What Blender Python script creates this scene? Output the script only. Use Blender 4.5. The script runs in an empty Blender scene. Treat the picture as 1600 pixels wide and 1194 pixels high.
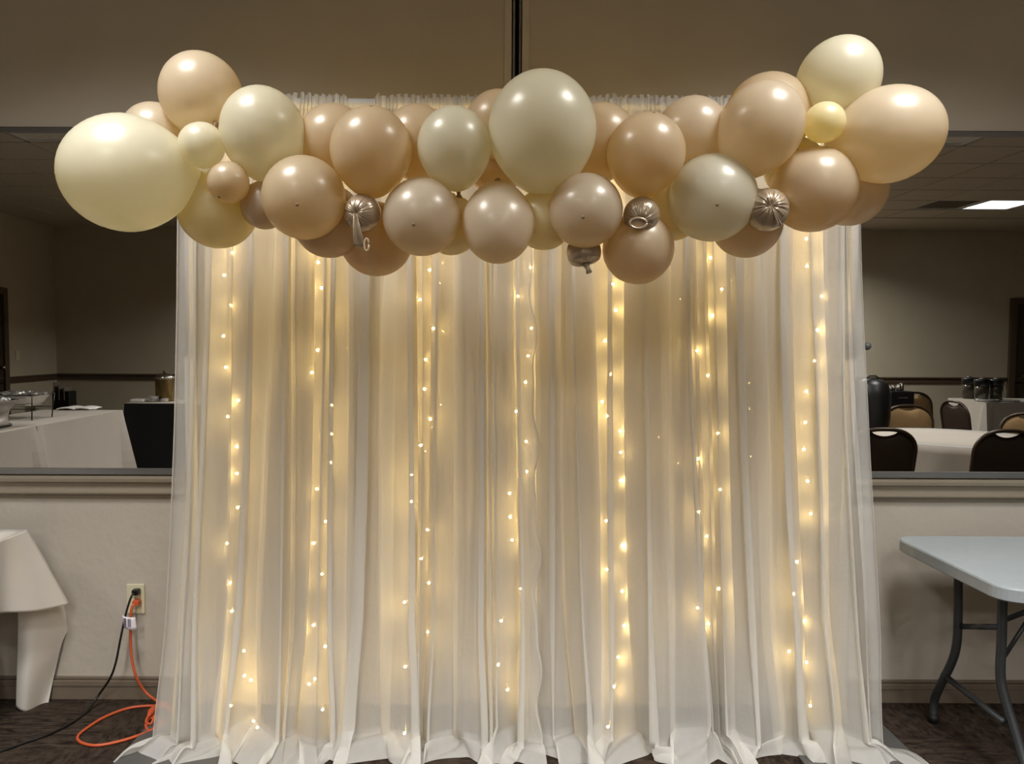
import bpy, bmesh, math, random
from mathutils import Vector, Matrix, Euler, noise
random.seed(7)
PI = math.pi
C = bpy.context.scene.collection
sc = bpy.context.scene

# ------------------------------------------------------------------ camera
H = 1.405
FPX = 1200.0
cam_d = bpy.data.cameras.new('camera')
cam = bpy.data.objects.new('camera', cam_d); C.objects.link(cam)
cam_d.sensor_width = 36.0; cam_d.lens = FPX/1600*36.0
cam_d.shift_x = 40/1600.0
cam_d.clip_start = 0.05; cam_d.clip_end = 100
RM = Matrix.Rotation(math.radians(90-2.9), 3, 'X') @ Matrix.Rotation(math.radians(0.25), 3, 'Z')
cam.matrix_world = Matrix.Translation((0, 0, H)) @ RM.to_4x4()
sc.camera = cam

# ------------------------------------------------------------------ exposure and world
sc.view_settings.view_transform = 'Standard'; sc.view_settings.look = 'None'
sc.view_settings.gamma = 1.0; sc.view_settings.use_curve_mapping = False
sc.view_settings.exposure = 0.0
w = bpy.data.worlds.new('world'); sc.world = w; w.use_nodes = True
w.node_tree.nodes['Background'].inputs[0].default_value = (0.02, 0.019, 0.017, 1)
w.node_tree.nodes['Background'].inputs[1].default_value = 1.0
sc.cycles.transparent_max_bounces = 24
sc.cycles.max_bounces = 8; sc.cycles.transmission_bounces = 8
sc.cycles.use_denoising = True
sc.cycles.sample_clamp_indirect = 4.0

CEIL = 3.1
YW = 2.96                     # face of the front wall
XL, XR, YB = -6.35, 8.9, -5.45

def area(x, y, watts, size=0.56, spread=132, col=(1.0, 0.985, 0.96)):
    l = bpy.data.lights.new('troffer_light', 'AREA'); l.shape = 'SQUARE'; l.size = size
    l.energy = watts; l.color = col; l.spread = math.radians(spread)
    o = bpy.data.objects.new('troffer_light', l); o.location = (x, y, CEIL-0.012); C.objects.link(o)
    return o
LIT = [(-1.155, 1.425, 30), (1.285, 1.425, 30), (-3.595, 1.425, 18), (3.725, 1.425, 20),
       (-1.155, -0.405, 44), (1.285, -0.405, 44), (-3.595, -0.405, 7), (3.725, -0.405, 26)]
BACK = [(-1.155, -4.065, 140), (3.725, -4.065, 130), (-1.155, -2.235, 50), (1.285, -2.235, 50)]
for x_, y_, w_ in LIT: area(x_, y_, w_)
for x_, y_, w_ in BACK: area(x_, y_, w_, spread=150)

# ------------------------------------------------------------------ pixel -> place
def ray(px, py):
    return RM @ Vector(((px-760)/FPX, (597-py)/FPX, -1.0))
def at(px, py, Y):                      # the point of depth Y seen at the pixel
    r = ray(px, py); t = Y/r.y
    return Vector((r.x*t, Y, H+r.z*t))
def atz(px, py, Z):                     # the point of height Z seen at the pixel
    r = ray(px, py); t = (Z-H)/r.z
    return Vector((r.x*t, r.y*t, Z))
YM = YW-0.012
def mir(p): return Vector((p.x, 2*YM-p.y, p.z))
def mat_(px, py, Y): return mir(at(px, py, Y))
def matz(px, py, Z): return mir(atz(px, py, Z))

# ------------------------------------------------------------------ materials
def lin(c):
    c = c/255.0
    return c/12.92 if c <= 0.04045 else ((c+0.055)/1.055)**2.4
def rgb(*c): return tuple(lin(v) for v in c)+(1.0,)
MATS = {}
def new_mat(name):
    m = bpy.data.materials.new(name); m.use_nodes = True
    nt = m.node_tree; nt.nodes.clear()
    out = nt.nodes.new('ShaderNodeOutputMaterial')
    return m, nt, out
def noise_tex(nt, scale, detail=4, stretch=(1, 1, 1), rough=0.55):
    tc = nt.nodes.new('ShaderNodeTexCoord'); mp = nt.nodes.new('ShaderNodeMapping')
    mp.inputs['Scale'].default_value = stretch
    n = nt.nodes.new('ShaderNodeTexNoise'); n.inputs['Scale'].default_value = scale
    n.inputs['Detail'].default_value = detail; n.inputs['Roughness'].default_value = rough
    nt.links.new(tc.outputs['Object'], mp.inputs['Vector']); nt.links.new(mp.outputs[0], n.inputs['Vector'])
    return n
def ramp(nt, src, c0, c1, p0=0.35, p1=0.65):
    r = nt.nodes.new('ShaderNodeValToRGB')
    r.color_ramp.elements[0].position = p0; r.color_ramp.elements[0].color = c0
    r.color_ramp.elements[1].position = p1; r.color_ramp.elements[1].color = c1
    nt.links.new(src, r.inputs[0]); return r
def mat(name, col, rough=0.6, metal=0.0, var=0.06, scale=12, bump=0.0, bscale=60, stretch=(1, 1, 1), coat=0.0, spec=0.5, sheen=0.0):
    if name in MATS: return MATS[name]
    m, nt, out = new_mat(name)
    b = nt.nodes.new('ShaderNodeBsdfPrincipled')
    c = rgb(*col)
    n = noise_tex(nt, scale, 3, stretch)
    r = ramp(nt, n.outputs[0], tuple(v*(1-var) for v in c[:3])+(1,), tuple(min(1, v*(1+var)) for v in c[:3])+(1,))
    nt.links.new(r.outputs[0], b.inputs['Base Color'])
    b.inputs['Roughness'].default_value = rough; b.inputs['Metallic'].default_value = metal
    b.inputs['Coat Weight'].default_value = coat; b.inputs['Specular IOR Level'].default_value = spec
    b.inputs['Sheen Weight'].default_value = sheen
    if bump:
        n2 = noise_tex(nt, bscale, 5, stretch)
        bp = nt.nodes.new('ShaderNodeBump'); bp.inputs['Strength'].default_value = bump
        bp.inputs['Distance'].default_value = 0.01
        nt.links.new(n2.outputs[0], bp.inputs['Height']); nt.links.new(bp.outputs[0], b.inputs['Normal'])
    nt.links.new(b.outputs[0], out.inputs[0]); MATS[name] = m
    return m
def emit(name, col, strength):
    m, nt, out = new_mat(name); e = nt.nodes.new('ShaderNodeEmission')
    e.inputs[0].default_value = col; e.inputs[1].default_value = strength
    nt.links.new(e.outputs[0], out.inputs[0]); return m
def fabric(name, col, trans, transl=0.45, bump=0.3, tcol=None):
    m, nt, out = new_mat(name)
    d = nt.nodes.new('ShaderNodeBsdfDiffuse'); d.inputs[0].default_value = rgb(*col)
    t = nt.nodes.new('ShaderNodeBsdfTranslucent'); t.inputs[0].default_value = rgb(*(tcol or col))
    tr = nt.nodes.new('ShaderNodeBsdfTransparent')
    mx = nt.nodes.new('ShaderNodeMixShader'); mx.inputs[0].default_value = transl
    nt.links.new(d.outputs[0], mx.inputs[1]); nt.links.new(t.outputs[0], mx.inputs[2])
    n = noise_tex(nt, 9, 6, (1, 1, 0.55), 0.6)
    bp = nt.nodes.new('ShaderNodeBump'); bp.inputs['Strength'].default_value = bump; bp.inputs['Distance'].default_value = 0.03
    nt.links.new(n.outputs[0], bp.inputs['Height'])
    nt.links.new(bp.outputs[0], d.inputs['Normal'])
    nt.links.new(bp.outputs[0], t.inputs['Normal'])
    last = mx
    if trans > 0:
        m2 = nt.nodes.new('ShaderNodeMixShader')
        # the weave is denser in places, thinner in others
        n3 = noise_tex(nt, 3.0, 2, (6, 6, 0.4))
        mr = nt.nodes.new('ShaderNodeMapRange'); mr.inputs['To Min'].default_value = trans*0.75; mr.inputs['To Max'].default_value = trans*1.25
        nt.links.new(n3.outputs[0], mr.inputs[0]); nt.links.new(mr.outputs[0], m2.inputs[0])
        nt.links.new(mx.outputs[0], m2.inputs[1]); nt.links.new(tr.outputs[0], m2.inputs[2]); last = m2
    nt.links.new(last.outputs[0], out.inputs[0]); return m

M_wall = mat('wall_paint', (182, 174, 162), 0.75, var=0.03, scale=3, bump=0.25, bscale=22)
M_wall_up = mat('upper_wall_paint', (188, 181, 168), 0.8, var=0.03, scale=3, bump=0.1, bscale=30)
M_wall_back = mat('far_wall_paint', (186, 176, 154), 0.8, var=0.03, scale=2)
M_trim = mat('trim_paint', (134, 124, 108), 0.45, var=0.03)
M_jamb = mat('jamb_paint', (196, 190, 178), 0.5, var=0.02)
M_trim_dk = mat('dark_trim_paint', (84, 70, 54), 0.5, var=0.05)
M_base = mat('baseboard_paint', (112, 100, 86), 0.5, var=0.04)
M_alu = mat('brushed_aluminium', (150, 150, 150), 0.35, 0.9, var=0.05, scale=30, stretch=(0.1, 1, 1))
M_dark = mat('dark_gap', (14, 13, 12), 0.7)
M_white_metal = mat('white_enamel', (215, 215, 214), 0.4, var=0.02)
M_plate = mat('grey_steel_plate', (96, 96, 94), 0.5, 0.3, var=0.06)
M_tile = mat('ceiling_tile', (196, 186, 168), 0.95, var=0.05, scale=60, bump=0.3, bscale=150)
M_gyp = mat('ceiling_border', (196, 186, 168), 0.9, var=0.02)
M_tee = mat('ceiling_tee', (140, 130, 114), 0.5)
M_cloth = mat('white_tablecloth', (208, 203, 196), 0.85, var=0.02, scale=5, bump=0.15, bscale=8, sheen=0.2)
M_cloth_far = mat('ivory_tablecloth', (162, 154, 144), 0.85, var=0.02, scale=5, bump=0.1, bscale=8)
M_black_cloth = mat('black_tablecloth', (10, 10, 11), 0.9)
M_hdpe = mat('grey_plastic_top', (158, 166, 170), 0.42, var=0.03, scale=40, bump=0.08, bscale=300)
M_leg = mat('grey_powder_steel', (66, 69, 72), 0.38, 0.4, var=0.05)
M_rub = mat('black_rubber', (16, 16, 16), 0.6)
M_ivory = mat('ivory_plastic', (206, 200, 170), 0.4, var=0.02)
M_orange = mat('orange_vinyl', (196, 88, 50), 0.45, var=0.05)
M_blk = mat('black_plastic', (13, 13, 14), 0.4)
M_tag = mat('white_label_paper', (232, 228, 236), 0.5)
M_chromel = mat('polished_steel', (200, 198, 192), 0.18, 1.0, var=0.05)
M_gold = mat('brass_metal', (128, 108, 70), 0.3, 0.9, var=0.05)
M_foil = mat('crumpled_foil', (186, 184, 180), 0.28, 0.9, var=0.08, bump=0.8, bscale=24)
M_film = mat('grey_plastic_film', (150, 142, 136), 0.35, 0.1, var=0.08, bump=0.6, bscale=14)
M_brown = mat('dark_brown_vinyl', (48, 33, 20), 0.55, var=0.08)
M_tan = mat('tan_upholstery', (118, 92, 56), 0.8, var=0.08, bump=0.1, bscale=200)
M_frame = mat('bronze_chair_frame', (60, 46, 32), 0.35, 0.4)
M_wood = mat('dark_wood_door', (56, 44, 26), 0.5, var=0.15, scale=5, stretch=(8, 8, 0.4))
M_plate_w = mat('white_china', (226, 224, 220), 0.3, var=0.01)
M_glass = mat('smoked_pitcher', (70, 66, 56), 0.15, 0.3, var=0.1)
M_wire = mat('pale_wire', (190, 176, 140), 0.4, 0.2)
M_mag = mat('magazine_paper', (120, 112, 100), 0.6, var=0.4, scale=30)

# carpet
M_carpet, nt, out = new_mat('streaked_carpet')
b = nt.nodes.new('ShaderNodeBsdfPrincipled'); b.inputs['Roughness'].default_value = 0.95; b.inputs['Specular IOR Level'].default_value = 0.1
n1 = noise_tex(nt, 12, 6, (1.0, 4.5, 1), 0.7); n2 = noise_tex(nt, 12, 6, (4.0, 1.5, 1), 0.7); n3 = noise_tex(nt, 1.6, 1)
n2.inputs['Distortion'].default_value = 0.6; n1.inputs['Distortion'].default_value = 0.7
r1 = ramp(nt, n1.outputs[0], rgb(34, 27, 23), rgb(84, 72, 62), 0.36, 0.66)
r2 = ramp(nt, n2.outputs[0], rgb(34, 27, 23), rgb(80, 68, 58), 0.36, 0.66)
r3 = ramp(nt, n3.outputs[0], (0, 0, 0, 1), (1, 1, 1, 1), 0.46, 0.54)
mx = nt.nodes.new('ShaderNodeMix'); mx.data_type = 'RGBA'
nt.links.new(r3.outputs[0], mx.inputs[0]); nt.links.new(r1.outputs[0], mx.inputs[6]); nt.links.new(r2.outputs[0], mx.inputs[7])
nt.links.new(mx.outputs[2], b.inputs['Base Color'])
n4 = noise_tex(nt, 400, 2); bp = nt.nodes.new('ShaderNodeBump'); bp.inputs['Strength'].default_value = 0.6; bp.inputs['Distance'].default_value = 0.005
nt.links.new(n4.outputs[0], bp.inputs['Height']); nt.links.new(bp.outputs[0], b.inputs['Normal'])
nt.links.new(b.outputs[0], out.inputs[0])

# mirror: slightly smoked silvered glass
M_mirror, nt, out = new_mat('smoked_mirror')
g = nt.nodes.new('ShaderNodeBsdfGlossy'); g.inputs['Color'].default_value = (0.80, 0.79, 0.76, 1); g.inputs['Roughness'].default_value = 0.0
nt.links.new(g.outputs[0], out.inputs[0])

# balloons
def latex(name, col, tcol, tw=0.45, metal=0.05, rough=0.36):
    m, nt, out = new_mat(name)
    p = nt.nodes.new('ShaderNodeBsdfPrincipled')
    n = noise_tex(nt, 2.5, 2); c = rgb(*col)
    r = ramp(nt, n.outputs[0], tuple(v*0.95 for v in c[:3])+(1,), c)
    nt.links.new(r.outputs[0], p.inputs['Base Color'])
    p.inputs['Roughness'].default_value = rough; p.inputs['Metallic'].default_value = metal
    p.inputs['Coat Weight'].default_value = 0.5; p.inputs['Coat Roughness'].default_value = 0.19
    t = nt.nodes.new('ShaderNodeBsdfTranslucent'); t.inputs[0].default_value = rgb(*tcol)
    mx = nt.nodes.new('ShaderNodeMixShader'); mx.inputs[0].default_value = tw
    nt.links.new(p.outputs[0], mx.inputs[1]); nt.links.new(t.outputs[0], mx.inputs[2]); nt.links.new(mx.outputs[0], out.inputs[0])
    return m
LX = {'I': latex('ivory_latex', (231, 228, 209), (250, 240, 204)),
      'B': latex('blush_latex', (214, 199, 172), (248, 220, 154)),
      'P': latex('peach_latex', (219, 207, 186), (248, 226, 178)),
      'G': latex('pearl_greige_latex', (216, 206, 186), (244, 218, 160)),
      'Y': latex('warm_cream_latex', (246, 238, 200), (255, 240, 176))}
LX['W'] = mat('wrinkled_champagne_latex', (176, 158, 134), 0.25, 0.35, var=0.06, coat=0.4)
M_knot = mat('knotted_latex', (150, 122, 88), 0.4)
M_crown = mat('latex_crown_spot', (150, 126, 92), 0.4)

M_front = fabric('sheer_ivory_chiffon', (241, 239, 234), 0.30, 0.38)
M_backf = fabric('cream_voile_liner', (208, 200, 182), 0.16, 0.45, tcol=(220, 210, 188))
M_hem = fabric('satin_hem', (236, 232, 226), 0.05, 0.3)
M_led = emit('warm_led', (1.0, 0.69, 0.25, 1), 215.0)

# ------------------------------------------------------------------ mesh building
class MB:
    def __init__(s): s.v = []; s.f = []
    def box(s, x0, x1, y0, y1, z0, z1):
        n = len(s.v)
        s.v += [(x, y, z) for z in (z0, z1) for y in (y0, y1) for x in (x0, x1)]
        s.f += [tuple(n+i for i in q) for q in ((0, 2, 3, 1), (4, 5, 7, 6), (0, 1, 5, 4), (2, 6, 7, 3), (0, 4, 6, 2), (1, 3, 7, 5))]
        return s
    def tube(s, pts, r, seg=10, cap=True):
        pts = [Vector(p) for p in pts]; n0 = len(s.v)
        up = None
        for i, p in enumerate(pts):
            t = (pts[min(i+1, len(pts)-1)]-pts[max(i-1, 0)])
            if t.length < 1e-9: t = Vector((0, 0, 1))
            t.normalize()
            if up is None:
                up = Vector((0, 0, 1)) if abs(t.z) < 0.9 else Vector((1, 0, 0))
                a = t.cross(up).normalized()
            else:
                a = (a - t*a.dot(t)).normalized()
            bb = t.cross(a)
            rr = r[i] if isinstance(r, (list, tuple)) else r
            for k in range(seg):
                th = 2*PI*k/seg
                s.v.append(tuple(p+(a*math.cos(th)+bb*math.sin(th))*rr))
        for i in range(len(pts)-1):
            for k in range(seg):
                a0 = n0+i*seg+k; a1 = n0+i*seg+(k+1) % seg
                s.f.append((a0, a1, a1+seg, a0+seg))
        if cap:
            s.f.append(tuple(n0+k for k in range(seg))[::-1]); s.f.append(tuple(n0+(len(pts)-1)*seg+k for k in range(seg)))
        return s
    def lathe(s, prof, cx=0, cy=0, cz=0, seg=24, mtx=None):
        n0 = len(s.v); P = len(prof)
        for (r, z) in prof:
            for k in range(seg):
                th = 2*PI*k/seg
                v = Vector((r*math.cos(th), r*math.sin(th), z))
                if mtx: v = mtx @ v
                s.v.append((v.x+cx, v.y+cy, v.z+cz))
        for i in range(P-1):
            for k in range(seg):
                a0 = n0+i*seg+k; a1 = n0+i*seg+(k+1) % seg
                s.f.append((a0, a1, a1+seg, a0+seg))
        s.f.append(tuple(n0+k for k in range(seg))[::-1]); s.f.append(tuple(n0+(P-1)*seg+k for k in range(seg)))
        return s
    def grid(s, fn, nu, nv, closed=False):
        n0 = len(s.v)
        for j in range(nv+1):
            for i in range(nu if closed else nu+1):
                s.v.append(tuple(fn(i/nu, j/nv)))
        W = nu if closed else nu+1
        for j in range(nv):
            for i in range(nu):
                a = n0+j*W+i; b_ = n0+j*W+((i+1) % W)
                s.f.append((a, b_, b_+W, a+W))
        return s
    def ball(s, c, rx, ry=None, rz=None, seg=10, rings=6):
        ry = ry or rx; rz = rz or rx; n0 = len(s.v)
        for j in range(rings+1):
            ph = PI*j/rings
            for k in range(seg):
                th = 2*PI*k/seg
                s.v.append((c[0]+rx*math.sin(ph)*math.cos(th), c[1]+ry*math.sin(ph)*math.sin(th), c[2]+rz*math.cos(ph)))
        for j in range(rings):
            for k in range(seg):
                a0 = n0+j*seg+k; a1 = n0+j*seg+(k+1) % seg
                s.f.append((a0, a0+seg, a1+seg, a1))
        return s
    def mesh(s, name, smooth=True):
        me = bpy.data.meshes.new(name); me.from_pydata(s.v, [], s.f)
        bm = bmesh.new(); bm.from_mesh(me)
        bmesh.ops.remove_doubles(bm, verts=bm.verts, dist=1e-6)
        bmesh.ops.recalc_face_normals(bm, faces=bm.faces); bm.to_mesh(me); bm.free()
        if smooth:
            for p in me.polygons: p.use_smooth = True
        me.update(); return me
    def build(s, name, m, parent=None, smooth=False, bevel=0.0, org=None, solid=0.0):
        if org is not None:
            o_ = Vector(org); s.v = [tuple(Vector(v)-o_) for v in s.v]
        me = s.mesh(name, smooth); me.materials.append(m)
        o = bpy.data.objects.new(name, me); C.objects.link(o)
        if org is not None: o.location = org
        if parent is not None: o.parent = parent
        if solid:
            md = o.modifiers.new('thick', 'SOLIDIFY'); md.thickness = solid; md.offset = 0
        if bevel:
            md = o.modifiers.new('edge', 'BEVEL'); md.width = bevel; md.segments = 2; md.limit_method = 'ANGLE'
            md.harden_normals = False
        return o
def tag(o, label, cat, group=None):
    o['label'] = label; o['category'] = cat
    if group: o['group'] = group
    return o
def struct(o): o['kind'] = 'structure'; return o
def empty(name, loc, label=None, cat=None, group=None, rz=0):
    o = bpy.data.objects.new(name, None); o.location = loc; o.rotation_euler = (0, 0, rz)
    o.empty_display_size = 0.1; C.objects.link(o)
    if label: tag(o, label, cat, group)
    return o
def copy_tree(o, parent=None):
    c = o.copy(); C.objects.link(c); c.parent = parent
    for ch in list(o.children): copy_tree(ch, c)
    return c

# ------------------------------------------------------------------ room shell
struct(MB().box(XL-0.2, XR+0.2, YB-0.2, YW+0.2, -0.1, 0).build('floor', M_carpet))
cl = struct(MB().box(XL-0.2, XR+0.2, YB-0.2, YW+0.2, CEIL+0.05, CEIL+0.15).build('ceiling', M_gyp))
struct(MB().box(XL-0.2, XL, YB, YW, 0, CEIL+0.05).build('wall_left', M_wall_back))
struct(MB().box(XR, XR+0.2, YB, YW, 0, CEIL+0.05).build('wall_right', M_wall_back))
struct(MB().box(XL-0.2, XR+0.2, YB-0.2, YB, 0, CEIL+0.05).build('wall_back', M_wall_back))
z_mt = at(60, 207, YW).z; z_mb = at(60, 733, YW).z
z_rail_t = at(60, 742, YW).z; z_rail_b = at(60, 778, YW).z
XG0, XG1 = at(788, 60, YW).x, at(827, 60, YW).x       # pocket of the folding partition
wf = struct(MB().box(XL-0.2, XG0, YW, YW+0.2, 0, z_mt).box(XG1, XR+0.2, YW, YW+0.2, 0, z_mt).build('wall_front', M_wall))
MB().box(XL-0.2, XG0, YW-0.004, YW+0.2, z_mt+0.02, CEIL+0.05).box(XG1, XR+0.2, YW-0.004, YW+0.2, z_mt+0.02, CEIL+0.05).build('upper_wall', M_wall_up, wf)
# partition pocket between the two wall halves
tr = struct(MB().box(XG0, XG1, YW+0.10, YW+0.12, 0, CEIL+0.05).build('trim_1', M_dark))
wj = XG1-XG0
for a0, a1, yy in ((0.0, 0.29, -0.012), (0.71, 1.0, -0.012)):
    MB().box(XG0+wj*a0, XG0+wj*a1, YW+yy, YW+0.1, 0, CEIL+0.05).build('jamb', M_jamb, tr, bevel=0.002)
for a0, a1 in ((0.345, 0.43), (0.60, 0.67)):
    MB().box(XG0+wj*a0, XG0+wj*a1, YW+0.01, YW+0.1, 0, CEIL+0.05).build('metal_strip', M_alu, tr)
# chair rails: moulded profile under the mirrors
def rail(name, x0, x1, zt, zb, m):
    h = zt-zb
    prof = [(0, 0), (0.030, 0), (0.032, -.10), (0.030, -.24), (0.018, -.30), (0.013, -.42), (0.016, -.58), (0.024, -.64), (0.026, -.72), (0.024, -.78), (0.011, -.84), (0.006, -1.0), (0, -1.0)]
    mb = MB()
    for x in (x0, x1): mb.v += [(x, YW-p, zt+q*h) for p, q in prof]
    n = len(prof)
    for i in range(n-1): mb.f.append((i, i+1, i+1+n, i+n))
    mb.f.append(tuple(range(n))); mb.f.append(tuple(range(n, 2*n))[::-1])
    return struct(mb.build(name, m))
rail('trim_2', XL, XG0, z_rail_t, z_rail_b, M_trim)
rail('trim_3', XG1, XR, z_rail_t, z_rail_b, M_trim)
zbt = at(150, 1056, YW).z
for nm, x0, x1 in (('baseboard_left', XL, XG0), ('baseboard_right', XG1, XR)):
    struct(MB().box(x0, x1, YW-0.014, YW, 0.0, zbt-0.038).box(x0, x1, YW-0.019, YW, zbt-0.036, zbt-0.012).box(x0, x1, YW-0.011, YW, zbt-0.011, zbt).build(nm, M_base, bevel=0.003))
# mirrors
def mirror(x0, x1, label):
    o = tag(MB().box(x0, x1, YM, YW-0.001, z_mb, z_mt).build('wall_mirror', M_mirror), label, 'mirror')
    MB().box(x0, x1, YM-0.008, YM-0.001, z_mb-0.012, z_mb+0.006).box(x0, x1, YM-0.008, YW-0.001, z_mb-0.016, z_mb-0.012).build('bottom_channel', M_alu, o)
    MB().box(x0, x1, YM-0.006, YM-0.001, z_mt-0.004, z_mt+0.014).build('top_channel', M_alu, o)
mirror(-4.2, XG0-0.01, 'wide smoked wall mirror reflecting the buffet and drink dispenser')
mirror(XG1+0.01, 5.2, 'wide smoked wall mirror reflecting brown chairs and a round table')

# ceiling tiles
TS = 0.61
def tile_mesh():
    return MB().box(0.012, TS-0.012, 0.012, TS-0.012, -0.012, 0.03)
tm = tile_mesh().mesh('ceiling_tile', False); tm.materials.append(M_tile)
gx0, gy0 = -3.9-TS*3, YW-0.62-TS*11
rest = MB(); tee = MB()
NX, NY = 23, 12
skip = set()
for x_, y_, _w in LIT+BACK: skip.add((round((x_-gx0)/TS-0.5), round((y_-gy0)/TS-0.5)))
pl = matz(1547, 315, CEIL); far_cell = (round((pl.x-gx0)/TS-0.5), round((pl.y-gy0)/TS-0.5))
dark_cells = [(far_cell[0]-1, far_cell[1]), (far_cell[0]+1, far_cell[1]+1), (3, 4), (3, 7)]
for c_ in [far_cell]+dark_cells: skip.add(c_)
for i in range(NX):
    for j in range(NY):
        x0, y0 = gx0+i*TS, gy0+j*TS
        if (i, j) in skip: continue
        seen = y0 < 0.4 and (x0 > 2.4 or x0 < -2.8)
        if seen:
            o = bpy.data.objects.new('tile', tm); C.objects.link(o); o.location = (x0, y0, CEIL); o.parent = cl
        else:
            rest.box(x0+0.012, x0+TS-0.012, y0+0.012, y0+TS-0.012, CEIL-0.012, CEIL+0.03)
for i in range(NX+1):
    x = gx0+i*TS; tee.box(x-0.012, x+0.012, gy0, gy0+NY*TS, CEIL-0.004, CEIL+0.03)
for j in range(NY+1):
    y = gy0+j*TS; tee.box(gx0, gx0+NX*TS, y-0.012, y+0.012, CEIL-0.004, CEIL+0.03)
o = rest.build('tile_field', M_tile, cl); o['kind'] = 'stuff'
tee.build('tee_grid', M_tee, cl)
x1g, y1g = gx0+NX*TS, gy0+NY*TS
MB().box(XL, gx0, YB, YW, CEIL-0.02, CEIL+0.05).box(x1g, XR, YB, YW, CEIL-0.02, CEIL+0.05).box(gx0, x1g, YB, gy0, CEIL-0.02, CEIL+0.05).box(gx0, x1g, y1g, YW, CEIL-0.02, CEIL+0.05).build('plaster_border', M_gyp, cl)
# light fittings
M_diff_on = emit('lit_diffuser', (0.92, 0.96, 1.0, 1), 4.0)
M_lens = mat('unlit_diffuser', (88, 80, 66), 0.5)
def troffer(cell, lit, label, lensm):
    x0, y0 = gx0+cell[0]*TS, gy0+cell[1]*TS
    t = empty('ceiling_light', (x0+TS/2, y0+TS/2, CEIL), label, 'ceiling light')
    if label in GL: t['group'] = GL[label]
    h = TS/2-0.01
    f = MB()
    for a in ((-h, h, -h, -h+0.02), (-h, h, h-0.02, h), (-h, -h+0.02, -h, h), (h-0.02, h, -h, h)): f.box(*a, -0.008, 0.03)
    f.build('frame', M_white_metal, t)
    MB().box(-h+0.02, h-0.02, -h+0.02, h-0.02, 0.006, 0.02).build('diffuser', lensm, t)
GL = {}
troffer(far_cell, True, 'glowing square ceiling light reflected in the mirror beside the peach balloon', M_diff_on)
dl = ['unlit square ceiling light directly beside the glowing one', 'unlit square ceiling light nearest the right end of the room', 'unlit square ceiling light over the buffet table', 'unlit square ceiling light over the black draped table']
for c_, l_ in zip(dark_cells, dl): troffer(c_, False, l_, M_lens)
ll = ['lit square ceiling light above the left half of the balloon garland', 'lit square ceiling light above the right half of the balloon garland', 'lit square ceiling light over the draped table corner', 'lit square ceiling light over the bare folding table',
      'lit square ceiling light overhead left of where the camera stands', 'lit square ceiling light overhead right of where the camera stands', 'lit square ceiling light over the foil covered pan', 'lit square ceiling light over the round table']
ll += ['lit square ceiling light in the last row near the buffet end', 'lit square ceiling light in the last row near the middle of the room', 'lit square ceiling light in the next to last row near the buffet end', 'lit square ceiling light in the next to last row near the middle of the room']
M_diff_w = mat('white_diffuser', (225, 222, 210), 0.5)
for (x_, y_, w_), l_ in zip(LIT+BACK, ll): troffer((round((x_-gx0)/TS-0.5), round((y_-gy0)/TS-0.5)), True, l_, M_diff_w)

# reflected room: rails on the far walls, door, switch
def wall_rail(name, bx):
    return struct(bx.build(name, M_trim_dk, bevel=0.006))
wall_rail('trim_4', MB().box(XL, XR, YB, YB+0.022, 0.84, 0.865).box(XL, XR, YB, YB+0.03, 0.905, 0.93).box(XL, XR, YB, YB+0.014, 0.865, 0.905))
wall_rail('trim_5', MB().box(XL, XL+0.022, YB, YW-0.03, 0.84, 0.865).box(XL, XL+0.03, YB, YW-0.03, 0.905, 0.93).box(XL, XL+0.014, YB, YW-0.03, 0.865, 0.905))
struct(MB().box(XL, XR, YB, YB+0.015, 0, 0.12).build('baseboard_back', M_base))
def door(name, p0, horiz):
    # p0: x of the frame's outer edge on the back wall, or y on the left wall
    e = bpy.data.objects.new(name, None); C.objects.link(e); struct(e)
    if horiz: e.location = (p0, YB+0.002, 0)
    else: e.location = (XL+0.002, p0, 0); e.rotation_euler = (0, 0, -PI/2)
    f = MB().box(0, 0.09, 0, 0.05, 0, 2.1).box(1.0, 1.09, 0, 0.05, 0, 2.1).box(0.09, 1.0, 0, 0.05, 2.01, 2.1)
    f.build('door_frame', M_trim_dk, e, bevel=0.004)
    lf = MB().box(0.09, 1.0, 0.0, 0.02, 0, 2.01).build('door_leaf', M_wood, e)
    MB().box(0.18, 0.9, 0.02, 0.06, 0.93, 0.97).build('push_bar', M_gold, lf, bevel=0.01)
    MB().ball((0.95, 0.05, 1.06), 0.03).build('knob', M_chromel, lf, smooth=True)
door('door_1', at(1573, 590, 2*YM-YB).x, True)
pdl = mir(at(6, 560, 2*YM-YB+0)); 
# left wall door: its near jamb shows at the mirror's outer end
rr = ray(9, 560); t_ = XL/rr.x; door('door_2', 2*YM-rr.y*t_+1.09, False)
rr = ray(27, 555); t_ = XL/rr.x
sw = empty('light_switch', (XL+0.001, 2*YM-rr.y*t_, H+rr.z*t_), 'small pale light switch on the reflected side wall', 'light switch')
MB().box(0, 0.008, -0.04, 0.04, -0.06, 0.06).build('plate', M_ivory, sw, bevel=0.002)
MB().box(0.008, 0.016, -0.01, 0.01, -0.015, 0.015).build('toggle', M_ivory, sw)

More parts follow.
